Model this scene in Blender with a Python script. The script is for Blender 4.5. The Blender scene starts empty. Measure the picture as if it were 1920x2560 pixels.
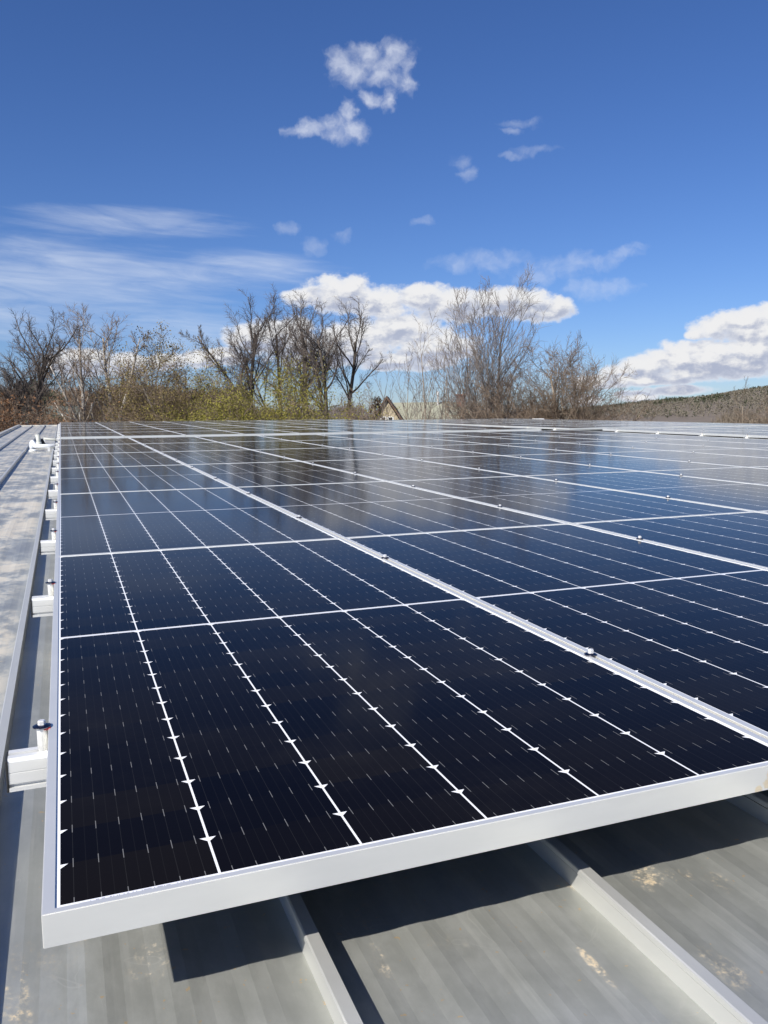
import bpy, bmesh, math, random
from mathutils import Vector, Matrix

SC = bpy.context.scene
COL = SC.collection
rad = math.radians

# ------------------------------------------------------------------ frames, camera, sky, sun, exposure
# Roof frame: u along the rows of panels, v up the slope, n off the roof; n = 0 is the face of the panels.
PITCH = rad(1.2)
RX = Matrix.Rotation(PITCH, 3, 'X')
def W(u, v, n=0.0):
    return RX @ Vector((u, v, n))

CAM_F = 2076.73            # focal length in pixels of a 1920 x 2560 picture
CAM_R = Matrix(((0.9329744652, -0.3599199173, -0.0040373802),      # right
                (-0.0499406825, -0.1183303239, -0.9917176325),     # down
                (0.3564611838, 0.9254488574, -0.1283738169)))      # forward
CAM_P = W(0.0254566, -0.8328607, 0.4901413)
GROUND = -5.6

cam_d = bpy.data.cameras.new('camera')
cam = bpy.data.objects.new('camera', cam_d)
COL.objects.link(cam)
rt, dn, fw = (RX @ Vector(CAM_R[i]) for i in range(3))
m = Matrix((rt, -dn, -fw)).transposed().to_4x4()
m.translation = CAM_P
cam.matrix_world = m
cam_d.sensor_fit = 'VERTICAL'
cam_d.sensor_height = 32.0
cam_d.lens = CAM_F / 2560 * 32.0
cam_d.clip_start = 0.02
cam_d.clip_end = 6000
SC.camera = cam

def ray(x, y):
    c = Vector(((x - 960) / CAM_F, (y - 1280) / CAM_F, 1.0))
    return (rt * c.x + dn * c.y + fw * c.z).normalized()

def spot(x, dist, y=1050, z=None):
    """point on the ground (or at height z) in the direction of a place on the horizon, dist metres away"""
    d = ray(x, y)
    h = Vector((d.x, d.y, 0)).normalized()
    return Vector((CAM_P.x + h.x * dist, CAM_P.y + h.y * dist, GROUND if z is None else z))

def z_at(x, y, dist):
    d = ray(x, y)
    return CAM_P.z + dist * d.z / math.hypot(d.x, d.y)

def azel(x, y):
    d = ray(x, y)
    return math.degrees(math.atan2(d.x, d.y)), math.degrees(math.asin(d.z))

SUN_DIR = (RX @ Vector((-1.03, -0.62, 1.0))).normalized()
sun_d = bpy.data.lights.new('sun', 'SUN')
sun_d.energy = 5.0
sun_d.angle = rad(0.53)
sun_d.color = (1.0, 0.955, 0.88)
sun = bpy.data.objects.new('sun', sun_d)
sun.rotation_euler = SUN_DIR.to_track_quat('Z', 'Y').to_euler()
sun.location = (-20, -20, 30)
COL.objects.link(sun)

SC.view_settings.view_transform = 'Standard'
SC.view_settings.look = 'None'
SC.view_settings.exposure = 0.4
SC.view_settings.gamma = 1.0
SC.cycles.max_bounces = 8
SC.cycles.use_denoising = True

class NT:
    """small helper to write node trees"""
    def __init__(self, tree):
        self.t = tree; self.n = tree.nodes; self.l = tree.links
    def new(self, typ, **kw):
        n = self.n.new(typ)
        for k, v in kw.items(): setattr(n, k, v)
        return n
    def put(self, sock, v):
        if v is None: return
        if hasattr(v, 'is_output'): self.l.new(v, sock)
        else: sock.default_value = v
    def m(self, op, a, b=None, c=None, clamp=False):
        n = self.new('ShaderNodeMath', operation=op, use_clamp=clamp)
        for i, v in enumerate((a, b, c)): self.put(n.inputs[i], v)
        return n.outputs[0]
    def v(self, op, a, b=None, c=None, out=0):
        n = self.new('ShaderNodeVectorMath', operation=op)
        for i, v in enumerate((a, b, c)):
            if v is not None: self.put(n.inputs[i], v)
        return n.outputs[out]
    def mix(self, f, a, b):
        n = self.new('ShaderNodeMix', data_type='RGBA')
        self.put(n.inputs[0], f)
        for s, v in ((n.inputs[6], a), (n.inputs[7], b)):
            if isinstance(v, tuple) and len(v) == 3: v = v + (1,)
            self.put(s, v)
        return n.outputs[2]
    def ss(self, x, lo, hi):
        n = self.new('ShaderNodeMapRange', interpolation_type='SMOOTHSTEP')
        self.put(n.inputs[0], x); self.put(n.inputs[1], lo); self.put(n.inputs[2], hi)
        return n.outputs[0]
    def noise(self, vec, scale, detail=4, rough=0.5, dist=0.0, out=0):
        n = self.new('ShaderNodeTexNoise')
        self.put(n.inputs['Vector'], vec)
        n.inputs['Scale'].default_value = scale
        n.inputs['Detail'].default_value = detail
        n.inputs['Roughness'].default_value = rough
        n.inputs['Distortion'].default_value = dist
        return n.outputs[out]
    def xyz(self, vec):
        n = self.new('ShaderNodeSeparateXYZ'); self.put(n.inputs[0], vec); return n.outputs
    def comb(self, x, y, z=0.0):
        n = self.new('ShaderNodeCombineXYZ')
        for i, v in enumerate((x, y, z)): self.put(n.inputs[i], v)
        return n.outputs[0]

# --- world: Nishita sky with cumulus, wisps and cirrus set out by azimuth and elevation
world = bpy.data.worlds.new('World')
SC.world = world
world.use_nodes = True
world.node_tree.nodes.clear()
w = NT(world.node_tree)
sky = w.new('ShaderNodeTexSky', sky_type='NISHITA')
sky.sun_disc = False
sky.sun_elevation = math.asin(SUN_DIR.z)
sky.sun_rotation = math.atan2(SUN_DIR.x, SUN_DIR.y)
sky.altitude = 300
sky.air_density = 1.0
sky.dust_density = 0.3
sky.ozone_density = 2.5
hs = w.new('ShaderNodeHueSaturation')
w.put(hs.inputs['Color'], sky.outputs[0])
hs.inputs['Saturation'].default_value = 1.12
hs.inputs['Value'].default_value = 1.0
tc = w.new('ShaderNodeTexCoord')
dx, dy, dz = w.xyz(w.v('NORMALIZE', tc.outputs['Generated']))
AZ = w.m('MULTIPLY', w.m('ARCTAN2', dx, dy), 57.29578)
EL = w.m('MULTIPLY', w.m('ARCSINE', dz), 57.29578)
P0 = w.comb(AZ, EL, 0.0)

PXD = 36.25    # picture pixels per degree
def blobs(pts):
    out = []
    for (x, y, rx, ry) in pts:
        a, e = azel(x, y)
        k = 1.0 / math.cos(rad(e))
        out.append((a, e, rx / PXD * k, ry / PXD))
    return out
def field(nt, p, pts):
    acc = None
    for (a, e, rx, ry) in blobs(pts):
        q = nt.v('MULTIPLY_ADD', p, (1 / rx, 1 / ry, 0), (-a / rx, -e / ry, 0))
        r2 = nt.v('DOT_PRODUCT', q, q, out=1)
        acc = r2 if acc is None else nt.m('SMOOTH_MIN', acc, r2, 0.25)
    return nt.m('SUBTRACT', 1.0, nt.m('MINIMUM', acc, 3.0))

CUMULUS = [(850, 735, 105, 52), (760, 745, 60, 26), (950, 760, 90, 50), (1060, 745, 95, 40), (1130, 765, 110, 50),
           (1240, 755, 100, 42), (1320, 765, 90, 44), (1385, 775, 62, 34), (980, 830, 170, 52), (880, 850, 120, 50),
           (1090, 865, 120, 45), (640, 845, 90, 46), (720, 850, 100, 60), (560, 890, 60, 26), (500, 900, 50, 26),
           (820, 890, 170, 34), (1010, 905, 150, 26), (200, 905, 90, 38), (310, 915, 80, 32), (420, 905, 60, 24),
           (1780, 820, 70, 26), (1850, 800, 90, 34), (1950, 800, 90, 46), (1900, 830, 120, 34), (1735, 835, 26, 14),
           (1560, 935, 62, 26), (1620, 915, 70, 34), (1690, 895, 90, 42), (1790, 895, 110, 44), (1890, 880, 110, 46),
           (1980, 890, 120, 56), (1760, 930, 160, 26), (1640, 950, 120, 16), (1850, 915, 130, 32), (1585, 990, 62, 16),
           (1690, 975, 90, 14), (1455, 960, 28, 16), (1462, 1000, 44, 16), (1505, 953, 75, 20), (1580, 940, 90, 30)]
WISPS = [(880, 170, 46, 44), (860, 145, 38, 24), (985, 150, 50, 44), (930, 128, 46, 22), (1015, 195, 24, 36),
         (960, 195, 46, 20), (972, 250, 18, 26), (925, 248, 32, 16), (845, 322, 54, 32), (876, 330, 36, 30),
         (785, 318, 38, 18), (745, 326, 38, 15), (876, 284, 20, 30)]
THIN = [(1300, 308, 34, 9), (1280, 330, 22, 8), (1330, 378, 44, 9), (1290, 388, 30, 7), (1150, 405, 22, 14), (1172, 434, 16, 12), (780, 618, 26, 18),
        (857, 592, 20, 14), (718, 568, 24, 14), (1060, 552, 26, 10), (1390, 672, 80, 24), (1430, 655, 50, 20), (1330, 690, 60, 20),
        (1510, 655, 40, 16), (1565, 632, 34, 12), (1590, 618, 26, 9), (1210, 655, 110, 22), (1490, 725, 70, 22)]

n_lo = w.noise(P0, 0.55, 6, 0.62)
n_wi = w.noise(w.v('MULTIPLY', P0, (1, 1.1, 1)), 0.85, 7, 0.56, 0.25)
n_th = w.noise(w.v('MULTIPLY', P0, (0.8, 1.5, 1)), 1.1, 6, 0.65, 0.6)
n_hi = w.noise(w.v('MULTIPLY', P0, (1, 1.25, 1)), 1.3, 6, 0.6)
billow = w.noise(w.v('ADD', P0, (31.0, 7.0, 0)), 0.9, 8, 0.58)
def cumulus(off):
    p = w.v('ADD', P0, off) if off else P0
    f = field(w, p, CUMULUS)
    nz = w.noise(w.v('MULTIPLY', p, (1, 1.3, 1)), 0.75, 8, 0.6)
    return w.m('MULTIPLY_ADD', w.m('SUBTRACT', nz, 0.5), 2.1, f)
c0 = cumulus(None)
c1 = cumulus((-0.30, 0.62, 0))
c2 = cumulus((0.0, -0.95, 0))
mask_c = w.ss(c0, -0.05, 0.55)
bil1 = w.noise(w.v('MULTIPLY', P0, (0.75, 1.5, 1)), 1.05, 7, 0.62, 0.25)
bil2 = w.noise(w.v('MULTIPLY', w.v('ADD', P0, (-0.22, 0.30, 0)), (0.75, 1.5, 1)), 1.05, 7, 0.62, 0.25)
lit = w.m('ADD', w.m('MULTIPLY', w.m('SUBTRACT', c0, c1), 0.62), w.m('MULTIPLY', w.m('SUBTRACT', bil1, bil2), 1.1))
lit = w.m('ADD', w.m('ADD', lit, 0.62), w.m('MULTIPLY', w.ss(c2, 1.3, 0.1), -0.48), clamp=True)
col_c = w.mix(w.ss(lit, 0.0, 0.75), (0.43, 0.475, 0.61), (0.86, 0.86, 0.87))
col_c = w.mix(w.ss(c0, 0.9, 0.1), col_c, (0.78, 0.81, 0.88))
def fluff(pts, k): return [(x, y, rx * k, ry * k) for x, y, rx, ry in pts]
w_warp = w.v('MULTIPLY_ADD', w.noise(P0, 0.8, 4, 0.55, out=1), (1.5, 1.1, 0), w.v('ADD', P0, (-0.75, -0.55, 0)))
w_big = w.noise(w.v('MULTIPLY', w_warp, (1, 1.1, 1)), 0.9, 6, 0.52)
wisp_f = w.m('MULTIPLY_ADD', w.m('SUBTRACT', w_big, 0.5), 3.2, field(w, w_warp, fluff(WISPS, 1.12)))
mask_w = w.m('MULTIPLY', w.ss(wisp_f, -0.30, 2.0), 0.72)
thin_f = w.m('MULTIPLY_ADD', w.m('SUBTRACT', w_big, 0.5), 3.4, field(w, w_warp, fluff(THIN, 1.2)))
mask_t = w.m('MULTIPLY', w.ss(thin_f, -0.5, 2.4), 0.40)
# cirrus veil low in the left of the sky: long fibres
cir_p = w.v('MULTIPLY', P0, (0.16, 1.0, 1.0))
sx = w.xyz(P0)
sh = w.comb(w.m('MULTIPLY', sx[0], 0.17), w.m('MULTIPLY_ADD', sx[0], 0.06, sx[1]), 0.0)
ci_n = w.m('MULTIPLY_ADD', w.noise(w.v('MULTIPLY', sh, (1.6, 3.0, 1)), 0.8, 6, 0.6, 0.4), 0.35, w.m('MULTIPLY', w.noise(sh, 0.8, 7, 0.6, 0.9), 0.65))
CIRRUS = [(60, 700, 420, 85), (400, 690, 340, 44), (330, 556, 230, 30), (20, 775, 260, 66), (480, 830, 160, 60), (620, 668, 180, 36), (120, 640, 240, 40)]
cf = w.m('MULTIPLY_ADD', w.m('SUBTRACT', ci_n, 0.5), 4.6, field(w, P0, CIRRUS))
mask_ci = w.m('MULTIPLY', w.ss(cf, -0.8, 3.2), 0.68)

skyc = hs.outputs[0]
TEN = 10.0
def cloud_col(c):
    return w.v('SCALE', c, None) if False else w.v('MULTIPLY', c, (TEN, TEN, TEN))
skyc = w.v('MULTIPLY', skyc, (0.605, 0.735, 1.075))
c = w.mix(mask_ci, skyc, (0.80 * TEN, 0.86 * TEN, 0.96 * TEN))
c = w.mix(mask_t, c, (0.78 * TEN, 0.83 * TEN, 0.93 * TEN))
c = w.mix(mask_w, c, (0.80 * TEN, 0.84 * TEN, 0.94 * TEN))
c = w.mix(mask_c, c, cloud_col(col_c))
bg = w.new('ShaderNodeBackground')
w.put(bg.inputs['Color'], c)
bg.inputs['Strength'].default_value = 0.076
wo = w.new('ShaderNodeOutputWorld')
w.l.new(bg.outputs[0], wo.inputs[0])

# ------------------------------------------------------------------ helpers
def tag(o, label=None, cat=None, group=None, kind=None):
    if label: o['label'] = label
    if cat: o['category'] = cat
    if group: o['group'] = group
    if kind: o['kind'] = kind
    return o

def thing(name, label, cat, group=None, on_roof=False, at=(0, 0, 0)):
    o = bpy.data.objects.new(name, None)
    o.empty_display_size = 0.1
    COL.objects.link(o)
    if on_roof:
        o.rotation_euler = (PITCH, 0, 0); o.location = W(*at)
    else:
        o.location = at
    return tag(o, label, cat, group)

def link(name, me, parent=None):
    o = bpy.data.objects.new(name, me)
    COL.objects.link(o)
    if parent: o.parent = parent
    return o

class MB:
    """collects vertices and faces for one mesh"""
    def __init__(self):
        self.v = []; self.f = []
    def box(self, x0, x1, y0, y1, z0, z1):
        b = len(self.v)
        self.v += [(x0, y0, z0), (x1, y0, z0), (x1, y1, z0), (x0, y1, z0), (x0, y0, z1), (x1, y0, z1), (x1, y1, z1), (x0, y1, z1)]
        self.f += [tuple(b + i for i in q) for q in ((0, 3, 2, 1), (4, 5, 6, 7), (0, 1, 5, 4), (1, 2, 6, 5), (2, 3, 7, 6), (3, 0, 4, 7))]
        return self
    def prism_x(self, prof, x0, x1):
        """closed (y, z) outline pulled along x"""
        b = len(self.v); n = len(prof)
        self.v += [(x0, y, z) for y, z in prof] + [(x1, y, z) for y, z in prof]
        self.f += [(b + i, b + (i + 1) % n, b + n + (i + 1) % n, b + n + i) for i in range(n)]
        self.f += [tuple(b + i for i in range(n))[::-1], tuple(b + n + i for i in range(n))]
        return self
    def prism_y(self, prof, y0, y1):
        b = len(self.v); n = len(prof)
        self.v += [(x, y0, z) for x, z in prof] + [(x, y1, z) for x, z in prof]
        self.f += [(b + i, b + n + i, b + n + (i + 1) % n, b + (i + 1) % n) for i in range(n)]
        self.f += [tuple(b + i for i in range(n)), tuple(b + n + i for i in range(n))[::-1]]
        return self
    def lathe(self, prof, cx=0, cy=0, n=16):
        """(r, z) outline from bottom to top turned about z"""
        b = len(self.v); k = len(prof)
        for r, z in prof:
            for i in range(n):
                a = 2 * math.pi * i / n
                self.v.append((cx + r * math.cos(a), cy + r * math.sin(a), z))
        for j in range(k - 1):
            for i in range(n):
                i2 = (i + 1) % n
                self.f.append((b + j * n + i, b + j * n + i2, b + (j + 1) * n + i2, b + (j + 1) * n + i))
        self.f.append(tuple(b + i for i in range(n))[::-1])
        self.f.append(tuple(b + (k - 1) * n + i for i in range(n)))
        return self
    def tube(self, pts, rads, n=5, cap=True):
        b = len(self.v)
        pts = [Vector(p) for p in pts]
        k = len(pts)
        d0 = (pts[1] - pts[0]).normalized()
        up = Vector((0, 0, 1)) if abs(d0.z) < 0.9 else Vector((1, 0, 0))
        x = d0.cross(up).normalized()
        for j in range(k):
            d = (pts[min(j + 1, k - 1)] - pts[max(j - 1, 0)])
            d.normalize()
            x = (x - d * x.dot(d)); x.normalize()
            y = d.cross(x)
            r = rads[j]
            for i in range(n):
                a = 2 * math.pi * i / n
                q = pts[j] + x * (r * math.cos(a)) + y * (r * math.sin(a))
                self.v.append((q.x, q.y, q.z))
        for j in range(k - 1):
            for i in range(n):
                i2 = (i + 1) % n
                self.f.append((b + j * n + i, b + j * n + i2, b + (j + 1) * n + i2, b + (j + 1) * n + i))
        if cap:
            self.f.append(tuple(b + i for i in range(n))[::-1])
            self.f.append(tuple(b + (k - 1) * n + i for i in range(n)))
        return self
    def mesh(self, name, mat, smooth=False, bevel=0.0, seg=2):
        me = bpy.data.meshes.new(name)
        me.from_pydata(self.v, [], self.f)
        if bevel:
            bm = bmesh.new(); bm.from_mesh(me)
            bmesh.ops.recalc_face_normals(bm, faces=bm.faces)
            es = [e for e in bm.edges if len(e.link_faces) == 2 and e.calc_face_angle(0) > 0.6]
            bmesh.ops.bevel(bm, geom=es, offset=bevel, segments=seg, affect='EDGES', profile=0.6)
            bm.to_mesh(me); bm.free()
        for mt in (mat if isinstance(mat, (list, tuple)) else [mat]):
            me.materials.append(mt)
        if smooth:
            me.polygons.foreach_set('use_smooth', [True] * len(me.polygons))
        me.update()
        return me

ORD = ['', 'first', 'second', 'third', 'fourth', 'fifth', 'sixth', 'seventh', 'eighth', 'ninth', 'tenth', 'eleventh', 'twelfth', 'thirteenth']

# ------------------------------------------------------------------ materials
def mat(name):
    mt = bpy.data.materials.new(name); mt.use_nodes = True
    nt = NT(mt.node_tree)
    b = mt.node_tree.nodes['Principled BSDF']
    return mt, nt, b

def simple(name, col, rough=0.5, metal=0.0, var=0.0, vscale=8.0, bump=0.0, bscale=60.0):
    mt, nt, b = mat(name)
    b.inputs['Roughness'].default_value = rough
    b.inputs['Metallic'].default_value = metal
    if var or bump:
        t = nt.new('ShaderNodeTexCoord').outputs['Object']
    if var:
        n = nt.noise(t, vscale, 5, 0.6)
        nt.put(b.inputs['Base Color'], nt.mix(n, tuple(x * (1 - var) for x in col), tuple(min(1, x * (1 + var)) for x in col)))
    else:
        b.inputs['Base Color'].default_value = tuple(col) + (1,)
    if bump:
        bp = nt.new('ShaderNodeBump'); bp.inputs['Strength'].default_value = bump; bp.inputs['Distance'].default_value = 0.01
        nt.put(bp.inputs['Height'], nt.noise(t, bscale, 5, 0.6))
        nt.l.new(bp.outputs[0], b.inputs['Normal'])
    return mt

def make_alu(name, col, rough, metal, stain=False):
    mt, nt, b = mat(name)
    t = nt.new('ShaderNodeTexCoord').outputs['Object']
    n = nt.noise(nt.v('MULTIPLY', t, (1.0, 1.0, 4.0)), 9, 6, 0.65)
    c = nt.mix(n, tuple(x * 0.93 for x in col), tuple(min(1, x * 1.05) for x in col))
    if stain:      # a smear of dried mud low on the face
        f = field_blob(nt, t, [(0.902, -0.0142, -0.026, 0.011, 0.5, 0.008), (0.886, -0.0142, -0.032, 0.008, 0.5, 0.006), (0.902, -0.0142, -0.014, 0.004, .5, .01)])
        f = nt.m('MULTIPLY_ADD', nt.m('SUBTRACT', nt.noise(t, 240, 4, 0.6), 0.5), 1.6, f)
        c = nt.mix(nt.m('MULTIPLY', nt.ss(f, 0.0, 0.7), 0.6), c, (0.80, 0.62, 0.34))
    nt.put(b.inputs['Base Color'], c)
    b.inputs['Metallic'].default_value = metal
    nt.put(b.inputs['Roughness'], nt.m('MULTIPLY_ADD', n, 0.12, rough - 0.06))
    return mt

def field_blob(nt, p, pts):
    acc = None
    for (x, y, z, rx, ry, rz) in pts:
        q = nt.v('MULTIPLY_ADD', p, (1 / rx, 1 / ry, 1 / rz), (-x / rx, -y / ry, -z / rz))
        r2 = nt.v('DOT_PRODUCT', q, q, out=1)
        acc = r2 if acc is None else nt.m('MINIMUM', acc, r2)
    return nt.m('SUBTRACT', 1.0, nt.m('MINIMUM', acc, 4.0))

M_FRAME = make_alu('anodised_frame', (0.85, 0.84, 0.79), 0.40, 0.58)
M_FRAME_MUD = make_alu('anodised_frame_muddy', (0.85, 0.84, 0.79), 0.40, 0.58, stain=True)
M_RAIL = make_alu('mill_aluminium', (0.80, 0.80, 0.78), 0.42, 0.40)
M_STEEL = simple('stainless_steel', (0.86, 0.85, 0.83), 0.38, 0.45)
M_DARKSTEEL = simple('dark_steel', (0.16, 0.16, 0.19), 0.25, 1.0)
M_RED = simple('red_plastic', (0.42, 0.03, 0.03), 0.5)
M_BLACK = simple('black_rubber', (0.012, 0.012, 0.014), 0.6)
M_PVC = simple('weathered_pvc', (0.50, 0.51, 0.46), 0.55, 0, 0.12, 14)
M_WHITEPIPE = simple('white_pipe', (0.80, 0.82, 0.84), 0.4, 0, 0.06, 10)
M_LABEL = None

# panel geometry in metres
P = 0.1592; WC = P - 0.0027; Q = 0.0784; G = 0.0111
CU = 6 * P - 0.0027; CV = 26 * Q + G
U0, U1 = -0.0172, CU + 0.0172
V0, V1 = -0.0142, CV + 0.0142
PW = 0.9945; PL = 2.0803
FH = 0.035

def make_laminate():
    mt, nt, b = mat('solar_laminate')
    tcn = nt.new('ShaderNodeTexCoord').outputs['Object']
    u, v, _ = nt.xyz(tcn)
    m_ = nt.m
    fx = m_('DIVIDE', u, P); ix = m_('FLOOR', fx)
    a = m_('MULTIPLY', m_('SUBTRACT', fx, ix), P)
    upper = m_('GREATER_THAN', v, 13 * Q + G * 0.5)
    v2 = m_('MULTIPLY_ADD', upper, -G, v)
    fy = m_('DIVIDE', v2, Q); iy = m_('FLOOR', fy)
    bb = m_('MULTIPLY', m_('SUBTRACT', fy, iy), Q)
    vm = m_('ABSOLUTE', m_('SUBTRACT', v, 13 * Q + G * 0.5))
    notmid = m_('GREATER_THAN', vm, G * 0.5)
    inu = m_('MULTIPLY', m_('GREATER_THAN', u, 0.0), m_('LESS_THAN', u, CU))
    inv = m_('MULTIPLY', m_('GREATER_THAN', v, 0.0), m_('LESS_THAN', v, CV))
    ina = m_('LESS_THAN', a, WC)
    edge = m_('MINIMUM', a, m_('SUBTRACT', WC, a))
    ch = m_('ADD', m_('DIVIDE', edge, 0.0080), m_('DIVIDE', m_('SUBTRACT', Q, bb), 0.0085))
    cell = m_('MULTIPLY', m_('MULTIPLY', inu, inv), m_('MULTIPLY', m_('MULTIPLY', ina, notmid), m_('GREATER_THAN', ch, 1.0)))
    # busbars: six ribbons per cell, bright where they bridge from one half cell to the next
    ph = m_('FRACT', m_('MULTIPLY', a, 6 / WC))
    db = m_('MULTIPLY', m_('ABSOLUTE', m_('SUBTRACT', ph, 0.5)), WC / 6)
    ribbon = m_('LESS_THAN', db, 0.00035)
    pad = m_('LESS_THAN', m_('MINIMUM', bb, m_('SUBTRACT', Q, bb)), 0.0095)
    dash = m_('MULTIPLY', m_('LESS_THAN', db, 0.00045), pad)
    ph2 = m_('SUBTRACT', 0.5, m_('ABSOLUTE', m_('SUBTRACT', ph, 0.5)))
    faint = m_('LESS_THAN', m_('MULTIPLY', ph2, WC / 6), 0.0004)
    info = nt.new('ShaderNodeObjectInfo')
    wn = nt.new('ShaderNodeTexWhiteNoise', noise_dimensions='4D')
    nt.put(wn.inputs['Vector'], nt.comb(ix, iy, 0.0)); nt.put(wn.inputs['W'], m_('MULTIPLY', info.outputs['Random'], 91.0))
    rnd = wn.outputs['Value']
    base = nt.mix(rnd, (0.0024, 0.0026, 0.0052), (0.0072, 0.0062, 0.0062))
    base = nt.mix(m_('MULTIPLY', faint, 0.012), base, (0.35, 0.35, 0.35))
    base = nt.mix(m_('MULTIPLY', ribbon, 0.022), base, (0.5, 0.5, 0.5))
    base = nt.mix(m_('MULTIPLY', dash, 0.24), base, (0.6, 0.6, 0.6))
    white = (0.82, 0.83, 0.84)
    # tinned ribbons in the margins
    rm = m_('LESS_THAN', vm, 0.0013)
    rb = m_('MULTIPLY', m_('GREATER_THAN', v, -0.0045), m_('LESS_THAN', v, -0.0028))
    rb = m_('MULTIPLY', rb, m_('GREATER_THAN', m_('ABSOLUTE', m_('SUBTRACT', a, P * 0.5)), -1.0))
    rb = m_('MULTIPLY', rb, m_('LESS_THAN', m_('ABSOLUTE', m_('SUBTRACT', a, WC * 0.5)), 0.060))
    wsheet = nt.mix(m_('MULTIPLY', m_('MAXIMUM', rm, rb), 0.75), white, (0.33, 0.34, 0.40))
    # slight dust film, more of it in places
    dust = nt.noise(tcn, 3.0, 6, 0.65)
    c = nt.mix(cell, wsheet, base)
    c = nt.mix(m_('MULTIPLY', nt.ss(dust, 0.45, 0.8), 0.012), c, (0.5, 0.46, 0.38))
    nt.put(b.inputs['Base Color'], c)
    nt.put(b.inputs['Roughness'], m_('MULTIPLY_ADD', dust, 0.05, 0.075))
    b.inputs['IOR'].default_value = 1.115
    return mt
M_LAM = make_laminate()

DECK = -0.163
def make_roof_metal():
    mt, nt, b = mat('galvanised_roof_metal')
    t = nt.new('ShaderNodeTexCoord').outputs['Object']
    px_, py_, pz_ = nt.xyz(t)
    trod = nt.ss(px_, -0.10, -0.16)                  # the strip left of the panels has been walked on
    long_ = nt.v('MULTIPLY', t, (1.0, 0.10, 1.0))
    band = nt.noise(long_, 16.0, 6, 0.65)
    mott = nt.noise(nt.v('MULTIPLY', t, (1.0, 0.5, 1.0)), 26.0, 7, 0.72)
    big = nt.noise(t, 2.6, 6, 0.62, 0.4)
    c = nt.mix(band, (0.36, 0.37, 0.34), (0.60, 0.61, 0.565))
    c = nt.mix(nt.m('MULTIPLY', nt.ss(mott, 0.38, 0.66), 0.35), c, (0.66, 0.665, 0.625))
    c = nt.mix(nt.m('MULTIPLY', nt.ss(big, 0.60, 0.42), 0.30), c, (0.27, 0.28, 0.265))
    # thin scratches and boot scuffs
    s1 = nt.noise(t, 3.4, 2, 0.5, 1.6); s2 = nt.noise(nt.v('ADD', t, (9.0, 4.0, 0.0)), 5.2, 2, 0.5, 1.1)
    ridge = nt.m('MINIMUM', nt.m('ABSOLUTE', nt.m('SUBTRACT', s1, 0.5)), nt.m('MULTIPLY', nt.m('ABSOLUTE', nt.m('SUBTRACT', s2, 0.47)), 1.6))
    scr = nt.m('MULTIPLY', nt.ss(ridge, 0.0045, 0.0010), nt.ss(nt.noise(t, 7.0, 4, 0.6), 0.50, 0.64))
    c = nt.mix(nt.m('MULTIPLY', scr, 0.20), c, (0.74, 0.73, 0.68))
    run = nt.noise(nt.v('MULTIPLY', t, (1.0, 0.035, 1.0)), 75.0, 3, 0.6)
    c = nt.mix(nt.m('MULTIPLY', nt.ss(run, 0.60, 0.72), 0.22), c, (0.66, 0.65, 0.60))
    # ochre clay left by boots and rain: a few patches broken into grains, single specks elsewhere
    p1 = nt.noise(nt.v('MULTIPLY', t, (1.0, 0.7, 1.0)), 3.7, 5, 0.6, 0.5)
    g1 = nt.noise(t, 150.0, 4, 0.75)
    g2 = nt.noise(nt.v('MULTIPLY', t, (1.0, 0.5, 1.0)), 21.0, 6, 0.72, 0.3)
    CLAY = [(.094, .120, DECK, .022, .050, 1), (.070, .090, DECK, .010, .030, 1), (-.045, .125, DECK, .009, .060, 1), (.352, .098, DECK, .014, .035, 1), (.346, .020, DECK, .014, .050, 1),
            (.752, .050, DECK, .030, .035, 1), (.790, .030, DECK, .035, .022, 1), (.832, -.005, DECK, .035, .030, 1), (.714, -.140, DECK, .020, .045, 1), (.575, -.085, DECK, .006, .045, 1), (.640, .085, DECK, .006, .09, 1)]
    zone = nt.m('ADD', nt.ss(p1, 0.57, 0.70), nt.m('MULTIPLY', trod, 0.35))
    spot_ = nt.ss(nt.m('MULTIPLY_ADD', nt.m('SUBTRACT', g2, 0.5), 4.6, field_blob(nt, t, CLAY)), 0.1, 1.3)
    clay = nt.m('MULTIPLY', nt.m('MULTIPLY', zone, nt.ss(g1, 0.47, 0.60)), nt.ss(g2, 0.50, 0.64))
    clay = nt.m('MAXIMUM', clay, nt.m('MULTIPLY', spot_, nt.ss(nt.m('MULTIPLY_ADD', g1, 0.6, nt.m('MULTIPLY', g2, 0.4)), 0.49, 0.63)))
    zone = nt.m('MAXIMUM', zone, spot_)
    speck = nt.m('MULTIPLY', nt.ss(nt.noise(t, 95.0, 2, 0.5), 0.715, 0.75), 0.8)
    film = nt.m('MULTIPLY', zone, nt.ss(g2, 0.42, 0.66))
    c = nt.mix(nt.m('MULTIPLY', film, 0.26), c, (0.66, 0.58, 0.43))
    c = nt.mix(nt.m('MAXIMUM', nt.m('MULTIPLY', clay, 0.70), speck), c, (0.64, 0.49, 0.29))
    # pale dried mud and darker wet-looking blotches on the trodden strip
    m1 = nt.noise(nt.v('MULTIPLY', t, (1.6, 1.0, 1.0)), 3.2, 8, 0.72, 0.5)
    c = nt.mix(nt.m('MULTIPLY', trod, nt.m('MULTIPLY', nt.ss(m1, 0.45, 0.60), 0.52)), c, (0.80, 0.69, 0.52))
    c = nt.mix(nt.m('MULTIPLY', trod, nt.m('MULTIPLY', nt.ss(m1, 0.47, 0.36), 0.45)), c, (0.30, 0.31, 0.33))
    nt.put(b.inputs['Base Color'], c)
    dirt = nt.m('MAXIMUM', clay, nt.m('MULTIPLY', trod, nt.m('MULTIPLY', nt.ss(m1, 0.44, 0.57), 0.7)))
    nt.put(b.inputs['Metallic'], nt.m('MULTIPLY_ADD', dirt, -0.6, 0.62))
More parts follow.
